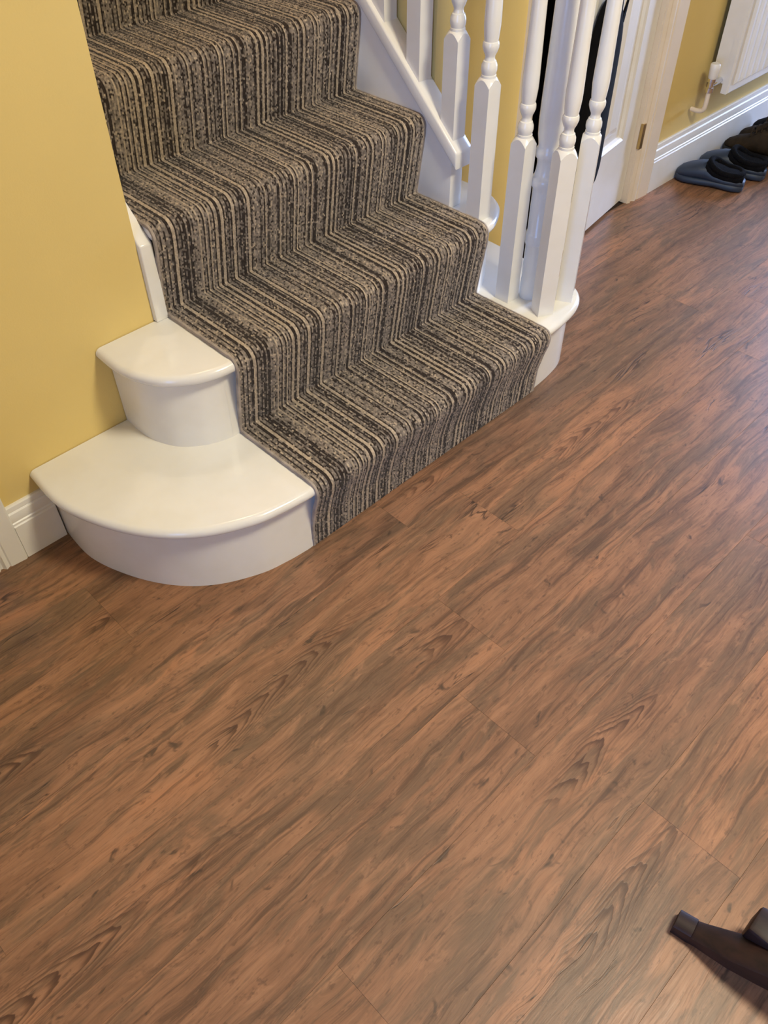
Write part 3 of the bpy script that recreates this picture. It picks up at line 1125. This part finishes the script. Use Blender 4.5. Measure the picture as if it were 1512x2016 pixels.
shoe('walking_shoe', (2.448, 0.262, 0), math.radians(9), 'dark brown walking shoe beside the navy clogs', 'brown walking shoes', M_BROWNLEA, 1, 0.105, M_BROWNLEA, scale=(1.12, 1.0, 1.3))
shoe('walking_shoe', (2.556, 0.262, 0), math.radians(4), 'dark brown walking shoe beside the black trainer', 'brown walking shoes', M_BROWNLEA, -1, 0.110, M_BROWNLEA, scale=(1.05, 1.0, 1.35))
shoe('trainer', (2.655, 0.262, 0), math.radians(3), 'black trainer with a pale looped lace at the right edge', 'black trainers', M_BLACKLEA, 1, 0.12, M_LACE, ring=True, scale=(1.1, 1.0, 1.4))

# ------------------------------------------------------------------ dark table whose foot enters at the lower right
TB = Vector((-0.03, -1.58, 0))
table = tag(empty('pedestal_table', TB), 'dark wooden pedestal table foot at the lower right corner', 'table')


def table_leg(tip, tipw=0.0155):
    d = (Vector((tip[0], tip[1], 0)) - Vector((TB.x, TB.y, 0)))
    L = d.length
    d.normalize()
    s = Vector((-d.y, d.x, 0))
    prof = [(1.0, 0.000, 0.026, 1.0), (0.957, 0.000, 0.030, 1.0), (0.955, 0.002, 0.026, 1.0), (0.94, 0.006, 0.030, 1.05), (0.90, 0.014, 0.042, 1.3), (0.86, 0.022, 0.056, 1.5), (0.80, 0.034, 0.078, 1.55), (0.65, 0.066, 0.118, 1.6), (0.45, 0.118, 0.180, 1.6),
            (0.25, 0.17, 0.25, 1.6), (0.05, 0.20, 0.32, 1.6)]
    rings = []
    for f, zb, zt_, ww in prof:
        c = d * (L * f)
        w_ = tipw * ww
        rings.append([tuple(c + s * w_ + Vector((0, 0, zb))), tuple(c + s * w_ + Vector((0, 0, zt_ - 0.004))), tuple(c + s * (w_ - 0.005) + Vector((0, 0, zt_))),
                      tuple(c - s * (w_ - 0.005) + Vector((0, 0, zt_))), tuple(c - s * w_ + Vector((0, 0, zt_ - 0.004))), tuple(c - s * w_ + Vector((0, 0, zb)))])
    return loft('leg', rings, M_DWOOD, table)


l1 = table_leg((-0.124, -0.972))
lb = box('leg_bracket', (-0.064, 0.455, 0.035), (-0.018, 0.530, 0.088), M_DWOOD, table, bev=0.006)
table_leg((0.55, -1.42))
table_leg((0.06, -2.18))
table_leg((-0.60, -1.70))
lathe('column', [(0.045, 0.19), (0.052, 0.22), (0.050, 0.33), (0.035, 0.36), (0.030, 0.42), (0.042, 0.50), (0.036, 0.56), (0.055, 0.60), (0.06, 0.63)], M_DWOOD, table, (0, 0))
lathe('table_top', [(0.26, 0.63), (0.275, 0.636), (0.28, 0.645), (0.275, 0.654), (0.26, 0.658)], M_DWOOD, table, (0, 0), 48)

# ------------------------------------------------------------------ ceiling lamp of the hall (warm)
lamp = tag(empty('ceiling_lamp', (0.42, -1.34, ZC)), 'round white ceiling lamp of the hall', 'lamp')
lathe('lamp_base', [(0.10, 0.0), (0.10, -0.02), (0.06, -0.03)], M_WHITE2, lamp, (0, 0), 32)
bl = bpy.data.lights.new('lamp_bulb', 'AREA')
bl.shape = 'DISK'
bl.size = 0.50
bl.energy = 58
bl.color = (1.0, 0.91, 0.69)
bo = bpy.data.objects.new('lamp_bulb', bl)
COL.objects.link(bo)
bo.parent = lamp
bo.location = (0, 0, -0.06)

# pendant of the upper landing, hanging in the stairwell above the picture
pend = tag(empty('landing_pendant', (0.52, 0.92, 2.95)), 'white pendant lamp hanging in the stairwell', 'lamp')
tube('cable', [(0, 0, 0.10), (0, 0, 0.9), (0, 0, ZU - 2.95)], 0.004, M_WHITE2, pend, 8)
lathe('lamp_holder', [(0.012, 0.02), (0.022, 0.03), (0.022, 0.09), (0.010, 0.11)], M_WHITE2, pend, (0, 0), 16)
pl_ = bpy.data.lights.new('landing_bulb', 'POINT')
pl_.shadow_soft_size = 0.05
pl_.energy = 24
pl_.color = (1.0, 0.83, 0.60)
po = bpy.data.objects.new('landing_bulb', pl_)
COL.objects.link(po)
po.parent = pend
po.location = (0, 0, -0.05)
